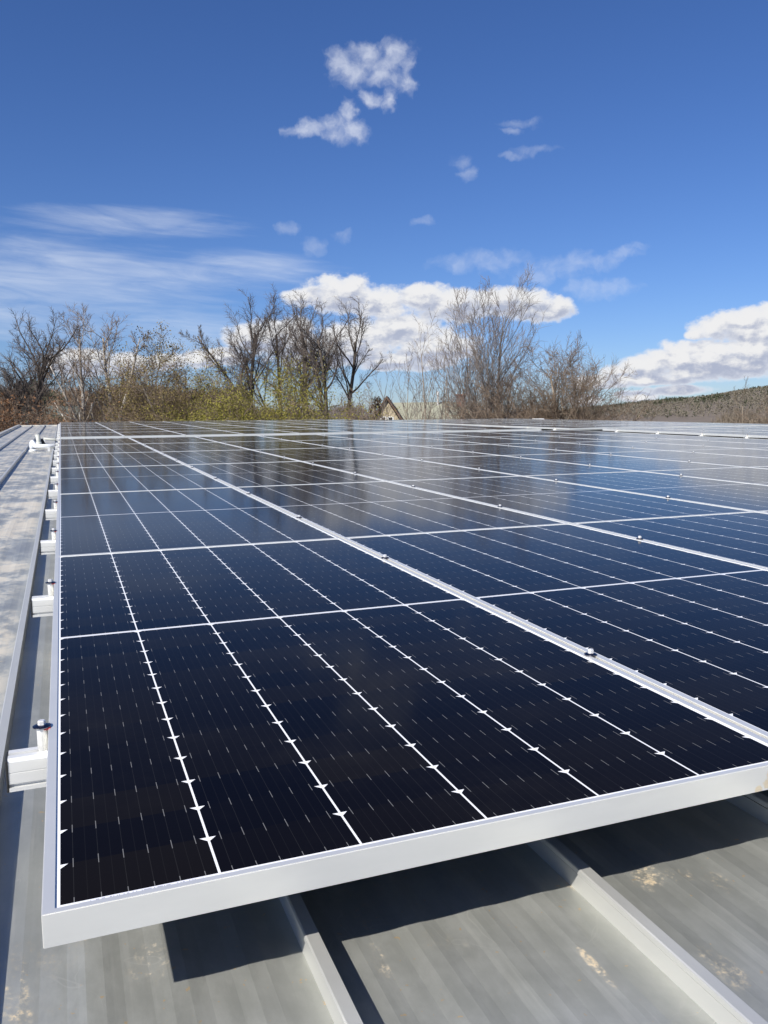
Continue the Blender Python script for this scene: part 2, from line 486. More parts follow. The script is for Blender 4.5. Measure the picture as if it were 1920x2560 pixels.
    nt.put(b.inputs['Roughness'], nt.m('MULTIPLY_ADD', mott, 0.22, 0.34))
    bp = nt.new('ShaderNodeBump'); bp.inputs['Strength'].default_value = 0.16; bp.inputs['Distance'].default_value = 0.004
    nt.put(bp.inputs['Height'], nt.m('ADD', nt.m('MULTIPLY', mott, 0.35), nt.noise(long_, 13.0, 3, 0.55)))
    nt.l.new(bp.outputs[0], b.inputs['Normal'])
    return mt

M_ROOF = make_roof_metal()
M_SEAM = make_alu('bright_galvanised_seam', (0.60, 0.60, 0.57), 0.40, 0.5)

def bark(name, c0, c1, scale=3.0):
    mt, nt, b = mat(name)
    t = nt.new('ShaderNodeTexCoord').outputs['Object']
    n = nt.noise(nt.v('MULTIPLY', t, (1, 1, 0.35)), scale, 5, 0.65)
    nt.put(b.inputs['Base Color'], nt.mix(nt.ss(n, 0.35, 0.65), c0, c1))
    b.inputs['Roughness'].default_value = 0.9
    b.inputs['Specular IOR Level'].default_value = 0.2
    return mt
M_BARK_GREY = bark('grey_bark', (0.10, 0.085, 0.072), (0.20, 0.175, 0.15))
M_BARK_DARK = bark('dark_bark', (0.042, 0.035, 0.030), (0.11, 0.092, 0.078))
M_BARK_WHITE = bark('white_bark', (0.22, 0.19, 0.16), (0.52, 0.48, 0.43), 1.2)
M_BARK_TAN = bark('tan_bark', (0.16, 0.125, 0.09), (0.30, 0.25, 0.19))
M_TWIG_DARK = bark('dark_twigs', (0.075, 0.060, 0.052), (0.15, 0.125, 0.11))
M_TWIG_GREY = bark('grey_twigs', (0.15, 0.125, 0.11), (0.25, 0.215, 0.19))
M_TWIG_BROWN = bark('brown_twigs', (0.13, 0.095, 0.068), (0.24, 0.18, 0.13))
M_TWIG_RUST = bark('rusty_twigs', (0.13, 0.078, 0.048), (0.23, 0.145, 0.09))

def leaf_mat(name, c0, c1):
    mt, nt, b = mat(name)
    g = nt.new('ShaderNodeNewGeometry')
    nt.put(b.inputs['Base Color'], nt.mix(g.outputs['Random Per Island'], c0, c1))
    b.inputs['Roughness'].default_value = 0.7
    b.inputs['Specular IOR Level'].default_value = 0.25
    return mt
M_LEAF_YG = leaf_mat('spring_green_leaves', (0.09, 0.086, 0.014), (0.27, 0.24, 0.045))
M_LEAF_OLIVE = leaf_mat('olive_leaf_buds', (0.11, 0.085, 0.03), (0.26, 0.205, 0.07))
M_LEAF_RUST = leaf_mat('dry_oak_leaves', (0.09, 0.042, 0.02), (0.22, 0.115, 0.055))
M_NEEDLE = leaf_mat('dark_needles', (0.018, 0.032, 0.014), (0.055, 0.08, 0.032))
M_WOODS = leaf_mat('bare_hill_woods', (0.138, 0.122, 0.092), (0.19, 0.166, 0.126))
M_WOODS_PINE = leaf_mat('hill_pines', (0.028, 0.034, 0.016), (0.065, 0.075, 0.036))

# ------------------------------------------------------------------ ground, hills
def make_ground():
    mt, nt, b = mat('winter_grass_and_leaf_litter')
    t = nt.new('ShaderNodeTexCoord').outputs['Object']
    n = nt.noise(t, 0.05, 6, 0.6); n2 = nt.noise(t, 1.5, 6, 0.7)
    c = nt.mix(nt.ss(n, 0.4, 0.6), (0.105, 0.115, 0.035), (0.14, 0.10, 0.055))
    c = nt.mix(nt.m('MULTIPLY', n2, 0.5), c, (0.07, 0.055, 0.03))
    nt.put(b.inputs['Base Color'], c); b.inputs['Roughness'].default_value = 0.95
    return mt
M_GROUND = make_ground()
gm = MB()
N = 40
for j in range(N + 1):
    for i in range(N + 1):
        s = lambda k: (abs(k) ** 2.2) * (1 if k > 0 else -1) * 5000
        gm.v.append((s((i - N / 2) / (N / 2)), s((j - N / 2) / (N / 2)), GROUND))
gm.f = [(j * (N + 1) + i, j * (N + 1) + i + 1, (j + 1) * (N + 1) + i + 1, (j + 1) * (N + 1) + i) for j in range(N) for i in range(N)]
tag(link('ground', gm.mesh('ground', M_GROUND)), kind='structure')

# long wooded ridge to the right: crest given by picture direction and height
HILL_D = 2000.0
crest = [(-400, 1046), (200, 1044), (700, 1042), (1100, 1043), (1300, 1036), (1400, 1030), (1450, 1024), (1500, 1017), (1560, 1011), (1620, 1005), (1680, 1001), (1720, 999),
         (1760, 993), (1800, 985), (1850, 977), (1900, 971), (1960, 965), (2100, 950), (2300, 942), (2600, 965), (3000, 985)]
def crest_y(x):
    for (xa, ya), (xb, yb) in zip(crest, crest[1:]):
        if xa <= x <= xb: return ya + (yb - ya) * (x - xa) / (xb - xa)
    return crest[-1][1]
hm = MB()
xs = list(range(-400, 3001, 40)); ROWS = 12
def hill_pt(x, t, rnd=None):
    """t = 0 at the foot, 1 at the crest, beyond 1 behind it"""
    ztop = z_at(x, crest_y(x), HILL_D) - 6.0
    d = HILL_D - 900 + 900 * t
    prof = math.sin(min(t, 1.0) * math.pi / 2) ** 1.3 if t <= 1 else 1 - (t - 1) * 0.6
    p = spot(x, d)
    zz = GROUND + (ztop - GROUND) * prof + 4.0 * math.sin(x * 0.021 + 5 * t) * min(1, 4 * t) * max(0, 1 - abs(t - .5) * 2)
    return Vector((p.x, p.y, zz - (0.5 if t == 0 else 0)))
for t in range(ROWS + 1):
    for x in xs:
        hm.v.append(tuple(hill_pt(x, t / (ROWS - 2))))
nx = len(xs)
hm.f = [(j * nx + i, j * nx + i + 1, (j + 1) * nx + i + 1, (j + 1) * nx + i) for j in range(ROWS) for i in range(nx - 1)]
M_HILL = simple('hill_leaf_litter', (0.15, 0.122, 0.095), 0.95, 0, 0.3, 0.05)
tag(link('hills', hm.mesh('hills', M_HILL, True)), kind='structure')

def leaf_clump(mb, c, r, n, size, rng, flat=1.0, hollow=0.0):
    for _ in range(n):
        while True:
            d = Vector((rng.uniform(-1, 1), rng.uniform(-1, 1), rng.uniform(-1, 1)))
            if hollow <= d.length <= 1: break
        p = c + Vector((d.x * r, d.y * r, d.z * r * flat))
        leaf(mb, p, size * rng.uniform(0.6, 1.4), rng)

def leaf(mb, p, s, rng, thin=0.6):
    a = Vector((rng.gauss(0, 1), rng.gauss(0, 1), rng.gauss(0, 1))).normalized()
    b = a.cross(Vector((rng.gauss(0, 1), rng.gauss(0, 1), rng.gauss(0, 1)))).normalized()
    k = len(mb.v)
    for q in (p + a * s * .5, p + b * s * thin * .5, p - a * s * .5, p - b * s * thin * .5):
        mb.v.append((q.x, q.y, q.z))
    mb.f.append((k, k + 1, k + 2, k + 3))

rng = random.Random(5)
wm, pm = MB(), MB()
for i in range(9000):
    x = rng.uniform(1180, 2250)
    t = 0.12 + 0.92 * rng.random() ** 0.8
    if rng.random() < 0.22: t = rng.uniform(0.93, 1.04)
    b = hill_pt(x, t)
    n = math.sin(x * 0.017 + t * 6) + 0.7 * math.sin(x * 0.041 + 2.0 - 9 * t)
    pine = rng.random() < (0.62 if (n > 0.45 and t > 0.4) else 0.08)
    h = rng.uniform(6.5, 10.5)
    if pine:
        h *= 1.05
        for k in range(14):
            f = rng.uniform(0.15, 1)
            rr = (1 - f) * 2.8 + 0.5
            an = rng.uniform(0, 6.28)
            leaf(pm, b + Vector((rr * math.cos(an) * .8, rr * math.sin(an) * .8, f * h)), rng.uniform(1.6, 3.0), rng)
    else:
        r = rng.uniform(2.6, 4.4)
        for k in range(14):
            an = rng.uniform(0, 6.28); f = rng.uniform(0.3, 1)
            rr = r * math.sqrt(max(0, 1 - ((f - .62) / .42) ** 2)) * math.sqrt(rng.random())
            leaf(wm, b + Vector((rr * math.cos(an), rr * math.sin(an), f * h * .85)), rng.uniform(1.2, 2.6), rng, .6)
tag(link('hillside_woods', wm.mesh('hillside_woods', M_WOODS)), 'bare grey brown woods covering the ridge on the right', 'woods', kind='stuff')
tag(link('hillside_pines', pm.mesh('hillside_pines', M_WOODS_PINE)), 'dark green pines scattered through the woods on the ridge', 'woods', kind='stuff')

# low scrub and woods that close the view behind the nearer trees
def woods_band(name, x0, x1, dist, depth, ytop, n, twigs, mt, label, seed, leafy=0.25):
    rg = random.Random(seed); mb = MB()
    for i in range(n):
        x = rg.uniform(x0, x1); d = dist + rg.uniform(0, depth)
        b = spot(x, d)
        wob = 8 * math.sin(x * 0.023 + seed) + 6 * math.sin(x * 0.061 + 2 * seed)
        h = z_at(x, ytop + wob + rg.uniform(-6, 22), d) - GROUND
        r = rg.uniform(1.0, 2.2)
        for k in range(twigs):
            an = rg.uniform(0, 6.28); f = rg.uniform(0.1, 0.92); rr = r * math.sqrt(rg.random())
            p = b + Vector((rr * math.cos(an), rr * math.sin(an), f * h))
            s = rg.uniform(0.5, 1.5); k0 = len(mb.v); tx, ty = rg.uniform(-.4, .4), rg.uniform(-.4, .4)
            wd = rg.uniform(0.03, 0.10)
            for q in ((-wd, 0, 0), (wd, 0, 0), (tx, ty, s)):
                mb.v.append((p.x + q[0], p.y + q[1], p.z + q[2]))
            mb.f.append((k0, k0 + 1, k0 + 2))
            if rg.random() < leafy: leaf(mb, p, rg.uniform(.15, .35), rg)
    return tag(link(name, mb.mesh(name, mt)), label, 'woods', kind='stuff')
woods_band('distant_thicket', -260, 620, 105, 40, 968, 420, 230, M_TWIG_BROWN, 'tangled brown woods far behind the trees on the left', 3)
woods_band('distant_brush', 560, 1330, 110, 40, 1024, 300, 170, M_TWIG_GREY, 'low grey brown brush far behind the house and trees', 4)
woods_band('hillfoot_brush', 1800, 2250, 120, 40, 1036, 130, 200, M_BARK_TAN, 'tan brush below the ridge at far right', 6, 0.35)

# ------------------------------------------------------------------ trees
def grow(trunk, twig, rng, base, d, length, r0, level, st):
    nseg = 7 if level == 0 else (5 if level == 1 else (4 if level == 2 else 2))
    pts = [base.copy()]; dirs = [d.copy()]
    p = base.copy(); dd = d.copy()
    wob = st['wob'][min(level, 3)]
    for i in range(nseg):
        dd = (dd + Vector((rng.gauss(0, wob), rng.gauss(0, wob), rng.gauss(0, wob) * .6 + st['up'][min(level, 3)])))
        dd.normalize()
        p = p + dd * (length / nseg)
        pts.append(p.copy()); dirs.append(dd.copy())
    tip = st['tip'] if level == 0 else 0.35
    rads = [max(r0 * (1 - (1 - tip) * (i / nseg) ** 0.85), 0.004) for i in range(nseg + 1)]
    if level <= 1: trunk.tube(pts, rads, 6 if level == 0 else 5)
    else: twig.tube(pts, rads, 3, cap=False)
    ends = [pts[-1]] if level >= 2 else []
    if level >= st['levels']: return ends
    n = st['kids'][level]
    lo = st['lo'][level]
    for k in range(n):
        f = lo + (1 - lo) * ((k + rng.random()) / n)
        f = min(f, 0.995)
        j = f * nseg; i = int(j); q = pts[i].lerp(pts[i + 1], j - i)
        dr = dirs[min(i + 1, nseg)]
        az = k * 2.4 + rng.uniform(-.5, .5)
        side = dr.cross(Vector((math.cos(az), math.sin(az), 0.3)))
        if side.length < 1e-3: side = Vector((1, 0, 0))
        side.normalize()
        ang = rad(rng.uniform(*st['ang'][level]))
        nd = (dr * math.cos(ang) + side * math.sin(ang)).normalized()
        rr = r0 * (1 - (1 - tip) * f ** 0.85)
        ln = length * rng.uniform(*st['len'][level]) * (1.15 - 0.6 * f if level == 0 else 1.1 - 0.5 * f)
        rk = min(rr * st['rk'], max(ln * 0.012, 0.004)) if level > 0 else rr * st['rk'] * rng.uniform(.7, 1)
        ends += grow(trunk, twig, rng, q, nd, ln, max(rk, st['rmin']), level + 1, st)
    return ends

STYLES = {
  'locust': dict(wob=(.055, .15, .20, .24), up=(.03, .08, .05, .03), tip=.36, levels=3, kids=(11, 12, 12), lo=(.64, .22, .12), ang=((18, 50), (22, 54), (20, 55)), len=((.28, .52), (.24, .46), (.32, .6)), rk=.62, rmin=.0115),
  'upright': dict(wob=(.06, .10, .14, .18), up=(.03, .08, .08, .05), tip=.14, levels=3, kids=(20, 12, 8), lo=(.16, .15, .12), ang=((14, 40), (16, 42), (18, 45)), len=((.28, .52), (.26, .48), (.32, .6)), rk=.55, rmin=.011),
  'birch': dict(wob=(.05, .12, .18, .22), up=(.03, .06, .04, .02), tip=.18, levels=3, kids=(20, 12, 8), lo=(.30, .15, .12), ang=((22, 50), (22, 52), (20, 50)), len=((.22, .40), (.28, .5), (.32, .6)), rk=.5, rmin=.011),
  'round': dict(wob=(.10, .18, .22, .25), up=(.02, .03, .04, .03), tip=.3, levels=3, kids=(20, 15, 10), lo=(.10, .12, .1), ang=((22, 66), (22, 62), (20, 58)), len=((.42, .75), (.28, .52), (.3, .58)), rk=.5, rmin=.0105),
  'sapling': dict(wob=(.05, .10, .14, .2), up=(.03, .09, .08, .05), tip=.18, levels=3, kids=(10, 7, 5), lo=(.12, .15, .15), ang=((14, 38), (16, 38), (18, 42)), len=((.28, .52), (.28, .48), (.3, .55)), rk=.55, rmin=.010),
  'bush': dict(wob=(.14, .2, .24, .25), up=(.02, .03, .03, .03), tip=.35, levels=3, kids=(12, 10, 7), lo=(.12, .1, .1), ang=((20, 60), (25, 60), (20, 60)), len=((.38, .66), (.35, .58), (.32, .6)), rk=.55, rmin=.011),
}

def tree(name, label, x, ytop, dist, style, barkm, twigm, seed, stems=1, lean=0.0, spread=0.0, r=None, group='bare trees beyond the roof',
         leaves=None, cat='tree', limb=None):
    """x, ytop: direction and top of the crown in the picture; dist in metres; lean towards +x of the picture"""
    rg = random.Random(seed)
    st = STYLES[style]
    base = spot(x, dist)
    H = (z_at(x, ytop, dist) - GROUND) * 1.0
    root = thing(name, label, cat, group, at=base)
    right = Vector((math.cos(math.atan2(base.x - CAM_P.x, base.y - CAM_P.y)), -math.sin(math.atan2(base.x - CAM_P.x, base.y - CAM_P.y)), 0))
    tb, wb = MB(), MB(); ends = []
    r = (r or H * 0.014) * 1.55
    for s in range(stems):
        off = Vector((rg.uniform(-1, 1), rg.uniform(-1, 1), 0)) * (0.22 * (stems > 1)) * min(2.0, stems ** .5)
        out = (2 * (s + .5) / stems - 1) if stems > 1 else 0
        d = Vector((0, 0, 1)) + right * (lean + spread * out + rg.gauss(0, .03)) + Vector((rg.gauss(0, .04), rg.gauss(0, .04), 0)) * (2 if stems > 1 else 1)
        d.normalize()
        hh = H * (1.0 if s == stems // 2 else rg.uniform(.72, .97))
        ends += grow(tb, wb, rg, off + Vector((0, 0, -.2)), d, hh / max(d.z, .6), r * (1 if s == stems // 2 else rg.uniform(.6, .95)), 0, st)
    if limb:       # one long limb leaving the trunk low down
        f, ln_, ll = limb
        d = (Vector((0, 0, 1)) + right * ln_).normalized()
        ends += grow(tb, wb, rg, Vector((right.x * lean, right.y * lean, 1)) * (f * H), d, ll * H, r * .55, 0, dict(st, lo=(.25,) + st['lo'][1:], kids=(8,) + st['kids'][1:]))
    zz = sorted(v[2] for v in wb.v); zmax = zz[int(len(zz) * .997)]
    k = H / zmax                       # bring the top of the crown to its height
    for mb in (tb, wb):
        mb.v = [(a * k, b_ * k, c_ * k) for a, b_, c_ in mb.v]
    link('trunk', tb.mesh('trunk', barkm, True), root)
    link('crown', wb.mesh('crown', twigm, False), root)
    if leaves:
        lm, per, size, jit, lowcut = leaves
        lb = MB()
        for e in ends:
            if e.z * k < lowcut * H: continue
            for _ in range(per):
                if rg.random() < 0.15: continue
                leaf(lb, e * k + Vector((rg.gauss(0, jit), rg.gauss(0, jit), rg.gauss(0, jit))), size * rg.uniform(.6, 1.4), rg)
        link('foliage', lb.mesh('foliage', lm), root)
    return root

T = tree
# left group
T('bare_tree', 'tall dark bare tree at the far left edge above the gable', 8, 775, 46, 'locust', M_BARK_DARK, M_TWIG_DARK, 11, stems=2, spread=.06, r=.18)
T('bare_tree', 'short twisted bare tree right of the tall far-left one', 52, 872, 44, 'locust', M_BARK_DARK, M_TWIG_DARK, 12, r=.12)
T('bare_tree', 'brownish leaning bare tree between far-left trees and white-trunked ones', 112, 832, 50, 'locust', M_BARK_DARK, M_TWIG_DARK, 13, stems=2, spread=.12, lean=-.05, r=.12)
T('bare_tree', 'pale-trunked bare tree with a leaning limb left of the slim birch', 243, 762, 48, 'birch', M_BARK_WHITE, M_TWIG_BROWN, 14, stems=1, lean=-.05, r=.20, limb=(.40, -.42, .50))
T('birch_tree', 'slim birch with white trunk, tallest of the left group', 297, 752, 47, 'birch', M_BARK_WHITE, M_TWIG_BROWN, 25, stems=1, lean=.0, r=.20, limb=(.55, .30, .42))
T('budding_tree', 'grey bare tree with brown buds right of the birch', 368, 822, 52, 'upright', M_BARK_GREY, M_TWIG_GREY, 16, stems=2, spread=.10, r=.11,
  leaves=(M_LEAF_OLIVE, 2, .10, .15, .35))
T('budding_tree', 'spreading tree hazed with olive yellow leaf buds left of the green bush', 448, 868, 46, 'round', M_BARK_GREY, M_TWIG_BROWN, 17, stems=3, spread=.16, r=.10,
  leaves=(M_LEAF_OLIVE, 3, .075, .20, .30))
# tall dark trees in the middle
T('bare_tree', 'tall dark tree with a long limb reaching left over the bushes', 618, 712, 50, 'locust', M_BARK_DARK, M_TWIG_DARK, 31, stems=2, spread=.05, lean=.0, r=.155, limb=(.60, -.66, .42))
T('bare_tree', 'tall dark bare tree, nearest of the middle clump behind the green bush', 690, 722, 50, 'locust', M_BARK_DARK, M_TWIG_DARK, 32, stems=2, spread=.07, lean=.0, r=.15)
T('bare_tree', 'thick-stemmed tall bare tree just right of the dark forked one', 742, 742, 53, 'locust', M_BARK_GREY, M_TWIG_DARK, 33, stems=2, spread=.07, r=.15)
T('bare_tree', 'straight tall grey tree in the centre of the middle clump', 790, 746, 51, 'locust', M_BARK_GREY, M_TWIG_DARK, 34, stems=1, r=.17)
T('bare_tree', 'tall dark tree with two close trunks, second from right in its clump', 836, 760, 50, 'locust', M_BARK_DARK, M_TWIG_DARK, 35, stems=2, spread=.04, r=.15)
T('bare_tree', 'tall dark tree with limbs hanging right, right end of the clump', 878, 736, 51, 'locust', M_BARK_DARK, M_TWIG_DARK, 36, stems=1, lean=.02, r=.17)
T('sapling', 'thin grey sapling at the foot of the tall middle clump', 922, 880, 49, 'sapling', M_BARK_GREY, M_TWIG_GREY, 37, stems=2, spread=.08, r=.06, group='saplings by the house')
T('sapling', 'slim tan sapling in front of the house gable', 975, 892, 45, 'sapling', M_BARK_TAN, M_TWIG_GREY, 38, stems=2, spread=.08, r=.05, group='saplings by the house')
T('sapling', 'slender sapling in front of the left part of the pale roof', 1016, 868, 46, 'sapling', M_BARK_TAN, M_TWIG_GREY, 39, stems=2, spread=.06, r=.055, group='saplings by the house')
T('bare_tree', 'light many-stemmed young tree in front of the pale house roof', 1078, 790, 44, 'sapling', M_BARK_TAN, M_TWIG_GREY, 40, stems=4, spread=.16, r=.07)
T('sapling', 'low bare sapling before the chimney of the house', 1128, 890, 47, 'sapling', M_BARK_TAN, M_TWIG_GREY, 41, stems=1, spread=.2, r=.05, group='saplings by the house')
T('bare_tree', 'big many-stemmed bare tree with a white top stem, tallest by the house', 1222, 674, 46, 'upright', M_BARK_GREY, M_TWIG_GREY, 52, stems=5, spread=.085, lean=.01, r=.13)
T('bare_tree', 'broad round bare tree at the right end of the tree row', 1360, 856, 45, 'round', M_BARK_TAN, M_TWIG_BROWN, 43, stems=6, spread=.20, r=.10)
T('sapling', 'thin pole-like sapling rising out of the round bare tree', 1376, 836, 47, 'sapling', M_BARK_GREY, M_TWIG_GREY, 44, stems=1, r=.06, group='saplings by the house')
T('bare_tree', 'small pale bare tree in front of the ridge at right edge', 1868, 940, 60, 'sapling', M_BARK_TAN, M_TWIG_BROWN, 45, stems=1, r=.07)
T('bare_tree', 'low tan tree half cut by the right picture edge', 1930, 985, 58, 'round', M_BARK_TAN, M_TWIG_BROWN, 46, stems=2, spread=.15, r=.06)
# shrubs
SHG = 'shrubs below the trees'
T('shrub', 'rusty brown leaf-hung shrub at the far left roof corner', 12, 962, 36, 'bush', M_BARK_DARK, M_TWIG_RUST, 61, stems=6, spread=.5, r=.04, group=SHG, cat='shrub', leaves=(M_LEAF_RUST, 2, .10, .12, .2))
T('shrub', 'brown tangled shrub under the short far-left tree', 85, 982, 40, 'bush', M_BARK_DARK, M_TWIG_BROWN, 62, stems=5, spread=.5, r=.04, group=SHG, cat='shrub', leaves=(M_LEAF_RUST, 1, .09, .12, .2))
T('shrub', 'brown thicket at the foot of the pale-trunked tree', 180, 960, 56, 'bush', M_BARK_DARK, M_TWIG_BROWN, 63, stems=6, spread=.5, r=.04, group=SHG, cat='shrub')
T('shrub', 'brown thicket right of the birch trunk', 345, 945, 53, 'bush', M_BARK_GREY, M_TWIG_BROWN, 64, stems=7, spread=.5, r=.04, group=SHG, cat='shrub', leaves=(M_LEAF_OLIVE, 1, .08, .12, .3))
T('shrub', 'dark brown thicket between the budding tree and the green bush', 505, 955, 50, 'bush', M_BARK_DARK, M_TWIG_BROWN, 65, stems=8, spread=.5, r=.04, group=SHG, cat='shrub')
T('green_bush', 'large yellow-green bush in fresh leaf below the tall dark trees', 610, 922, 43, 'bush', M_BARK_GREY, M_TWIG_BROWN, 66, stems=9, spread=.28, r=.05, group=SHG, cat='shrub', leaves=(M_LEAF_YG, 9, .075, .24, .1))
T('green_bush', 'smaller yellow-green bush right of the large green one', 722, 966, 42, 'bush', M_BARK_GREY, M_TWIG_BROWN, 67, stems=7, spread=.24, r=.05, group=SHG, cat='shrub', leaves=(M_LEAF_YG, 7, .075, .24, .1))
T('shrub', 'olive brown scrub under the right end of the middle clump', 860, 978, 47, 'bush', M_BARK_GREY, M_TWIG_BROWN, 68, stems=6, spread=.5, r=.04, group=SHG, cat='shrub', leaves=(M_LEAF_YG, 1, .09, .14, .1))
T('shrub', 'grey brown scrub between the big many-stemmed tree and the house', 1165, 985, 44, 'bush', M_BARK_GREY, M_TWIG_BROWN, 69, stems=6, spread=.5, r=.04, group=SHG, cat='shrub')
T('shrub', 'grey brown scrub right of the big many-stemmed tree', 1275, 968, 46, 'bush', M_BARK_GREY, M_TWIG_BROWN, 70, stems=6, spread=.5, r=.04, group=SHG, cat='shrub')

def pine(x, ytop, dist, r, seed, label, mt=M_NEEDLE):
    rg = random.Random(seed); b = spot(x, dist); H = z_at(x, ytop, dist) - GROUND
    root = thing('pine_tree', label, 'tree', 'evergreens among the bare trees', at=b)
    tb, cb = MB(), MB()
    tb.tube([(0, 0, -.2), (.05, 0, H * .5), (0, 0, H * .98)], [.16, .1, .02], 6)
    for k in range(46):
        f = rg.uniform(.18, .98); an = rg.uniform(0, 6.28); ln = r * (1.05 - f) + .25
        for j in range(26):
            t = rg.random() ** .6
            p = Vector((math.cos(an) * ln * t, math.sin(an) * ln * t, f * H - .25 * ln * t + .1 * rg.gauss(0, 1)))
            leaf(cb, p + Vector((rg.gauss(0, .12), rg.gauss(0, .12), rg.gauss(0, .08))), rg.uniform(.15, .4), rg, .3)
    link('trunk', tb.mesh('trunk', M_BARK_DARK, True), root)
    link('crown', cb.mesh('crown', mt), root)
pine(85, 935, 62, 3.2, 81, 'dark evergreen behind the far-left bare trees')
pine(140, 945, 66, 3.0, 82, 'dark evergreen left of the pale-trunked tree')
pine(940, 985, 64, 1.5, 83, 'small brownish evergreen left of the house gable', leaf_mat('browned_needles', (.05, .035, .02), (.11, .075, .045)))

# ------------------------------------------------------------------ houses among the trees
M_SHINGLE = simple('pale_shingles', (0.29, 0.29, 0.215), 0.9, 0, 0.14, 4, 0.3, 40)
M_SHINGLE_DK = simple('grey_green_shingles', (0.10, 0.12, 0.10), 0.9, 0, 0.2, 3)
M_SIDING = simple('yellow_siding', (0.42, 0.355, 0.24), 0.8, 0, 0.08, 3)
M_SIDING_W = simple('pale_siding', (0.62, 0.62, 0.56), 0.8, 0, 0.08, 3)
M_TRIM = simple('brown_trim', (0.11, 0.065, 0.04), 0.8)
M_WHITE = simple('white_paint', (0.78, 0.78, 0.75), 0.6)
M_GLASS = simple('dark_window_glass', (0.02, 0.025, 0.03), 0.05)
M_BRICK = simple('red_brick', (0.25, 0.085, 0.055), 0.9, 0, 0.25, 12)

def house(name, label, x0, x1, yridge, yeave, dist, roofm, wallm, gable_left=True, chimney=None):
    """ridge runs across the view; gable end shown on the left, turned a little to the viewer"""
    pa, pb = spot(x0, dist), spot(x1, dist)
    L = (pb - pa).length
    ang = math.atan2(pb.y - pa.y, pb.x - pa.x)
    root = thing(name, label, 'house', 'houses among the trees', at=pa)
    root.rotation_euler = (0, 0, ang)
    zr = z_at((x0 + x1) / 2, yridge, dist) - GROUND
    ze = z_at((x0 + x1) / 2, yeave, dist) - GROUND
    D = 8.0
    wmb = MB().box(0.3, L - 0.3, 0.4, D - 0.4, -.3, ze)
    wmb.prism_x([(0.4, ze + .004), (D - 0.4, ze + .004), (D / 2, zr - 0.12)], 0.3, L - 0.3)
    link('wall', wmb.mesh('wall', wallm), root)
    th = 0.14
    rmb = MB().prism_x([(-.25, ze - .15), (D / 2, zr), (D + .25, ze - .15), (D + .25, ze - .15 - th), (D / 2, zr - th), (-.25, ze - .15 - th)], 0.0, L)
    rf = link('roof', rmb.mesh('roof', roofm), root)
    if chimney:
        cx = chimney * L
        link('chimney', MB().box(cx, cx + .8, D / 2 - .9, D / 2 - .2, zr - 1.2, zr + .55).box(cx - .08, cx + .88, D / 2 - .98, D / 2 - .12, zr + .55, zr + .68).mesh('chimney', M_BRICK), rf)
        link('vent_stack', MB().lathe([(.09, zr - 1), (.09, zr + .95)], cx - 1.7, D / 2 - .5, 10).mesh('vent_stack', M_WHITE), rf)
    return root, L, D, zr, ze, rf

def gable_front(root, x, w, zr, ze, D, wallm):
    """cross gable facing the viewer near the left end"""
    h = zr - ze
    link('gable', MB().prism_y([(x - w / 2, ze - 2.6), (x + w / 2, ze - 2.6), (x + w / 2, ze), (x, ze + h * .8), (x - w / 2, ze)], -1.2, D / 2 - 1.5).mesh('gable', wallm), root)
    t = .16
    rake = MB().prism_y([(x - w / 2 - .35, ze - .28), (x, ze + h * .8 + .1), (x + w / 2 + .35, ze - .28), (x + w / 2 + .35, ze - .28 + t * 1.6), (x, ze + h * .8 + .1 + t * 1.6), (x - w / 2 - .35, ze - .28 + t * 1.6)], -1.5, D / 2 - 1.5)
    link('gable_roof', rake.mesh('gable_roof', M_TRIM), root)
    for k in (-.5, .5):
        fr = link('window', MB().box(x + k * .62 - .27, x + k * .62 + .27, -1.26, -1.203, ze + .10, ze + .72).mesh('window', M_WHITE), root)
        link('pane', MB().box(x + k * .62 - .17, x + k * .62 + .17, -1.275, -1.262, ze + .19, ze + .63).mesh('pane', M_GLASS), fr)

hr, L, D, zr, ze, rf = house('house', 'house with long pale grey-green shingle roof and brick chimney behind the saplings', 962, 1190, 1003, 1062, 74, M_SHINGLE, M_SIDING, chimney=.80)
za, zb = z_at(968, 1000, 73) - GROUND, z_at(968, 1062, 73) - GROUND
gable_front(hr, 0.25, 2.7, zb + (za - zb) / .8, zb, D, M_SIDING)
h2, L2, D2, zr2, ze2, rf2 = house('house', 'pale house with dark roof half hidden behind the trees at far left', 38, 205, 1012, 1035, 82, M_SHINGLE_DK, M_SIDING_W)
for k in (1.2, 3.0, 4.8):
    fr = link('window', MB().box(k, k + .9, .34, .396, ze2 - 1.6, ze2 - .4).mesh('window', M_WHITE), h2)
    link('pane', MB().box(k + .08, k + .82, .32, .336, ze2 - 1.52, ze2 - .48).mesh('pane', M_GLASS), fr)

# ------------------------------------------------------------------ the roof we look across
RIB0 = -0.115; RIBS = 0.379; RIBH = 0.036; RIBW = 0.014
UL, UR = -1.27, 17.6
VB, VT = -3.2, 28.4
bld = thing('metal_roofed_building', 'building whose standing seam metal roof carries the solar array', 'building', on_roof=True)
rm = MB()
prof = []
k0 = math.floor((UL - RIB0) / RIBS); u = RIB0 + k0 * RIBS
us = []
k = k0
while True:
    a = RIB0 + k * RIBS
    if a > UR: break
    for j in range(4):          # flat pan with four shallow flutes
        c0_ = a + 0.055 + j * 0.089
        for du, dz_ in ((-.030, 0), (-.018, .0011), (-.010, .0021), (.010, .0021), (.018, .0011), (.030, 0)):
            us.append((c0_ + du, DECK + dz_))
    k += 1
us = [(UL, DECK)] + [q for q in us if UL < q[0] < UR] + [(UR, DECK)]
VS = [VB + (VT - VB) * i / 60 for i in range(61)]
for vv in VS:
    for (uu, zz) in us: rm.v.append((uu, vv, zz))
nu = len(us)
rm.f = [(j * nu + i, j * nu + i + 1, (j + 1) * nu + i + 1, (j + 1) * nu + i) for j in range(len(VS) - 1) for i in range(nu - 1)]
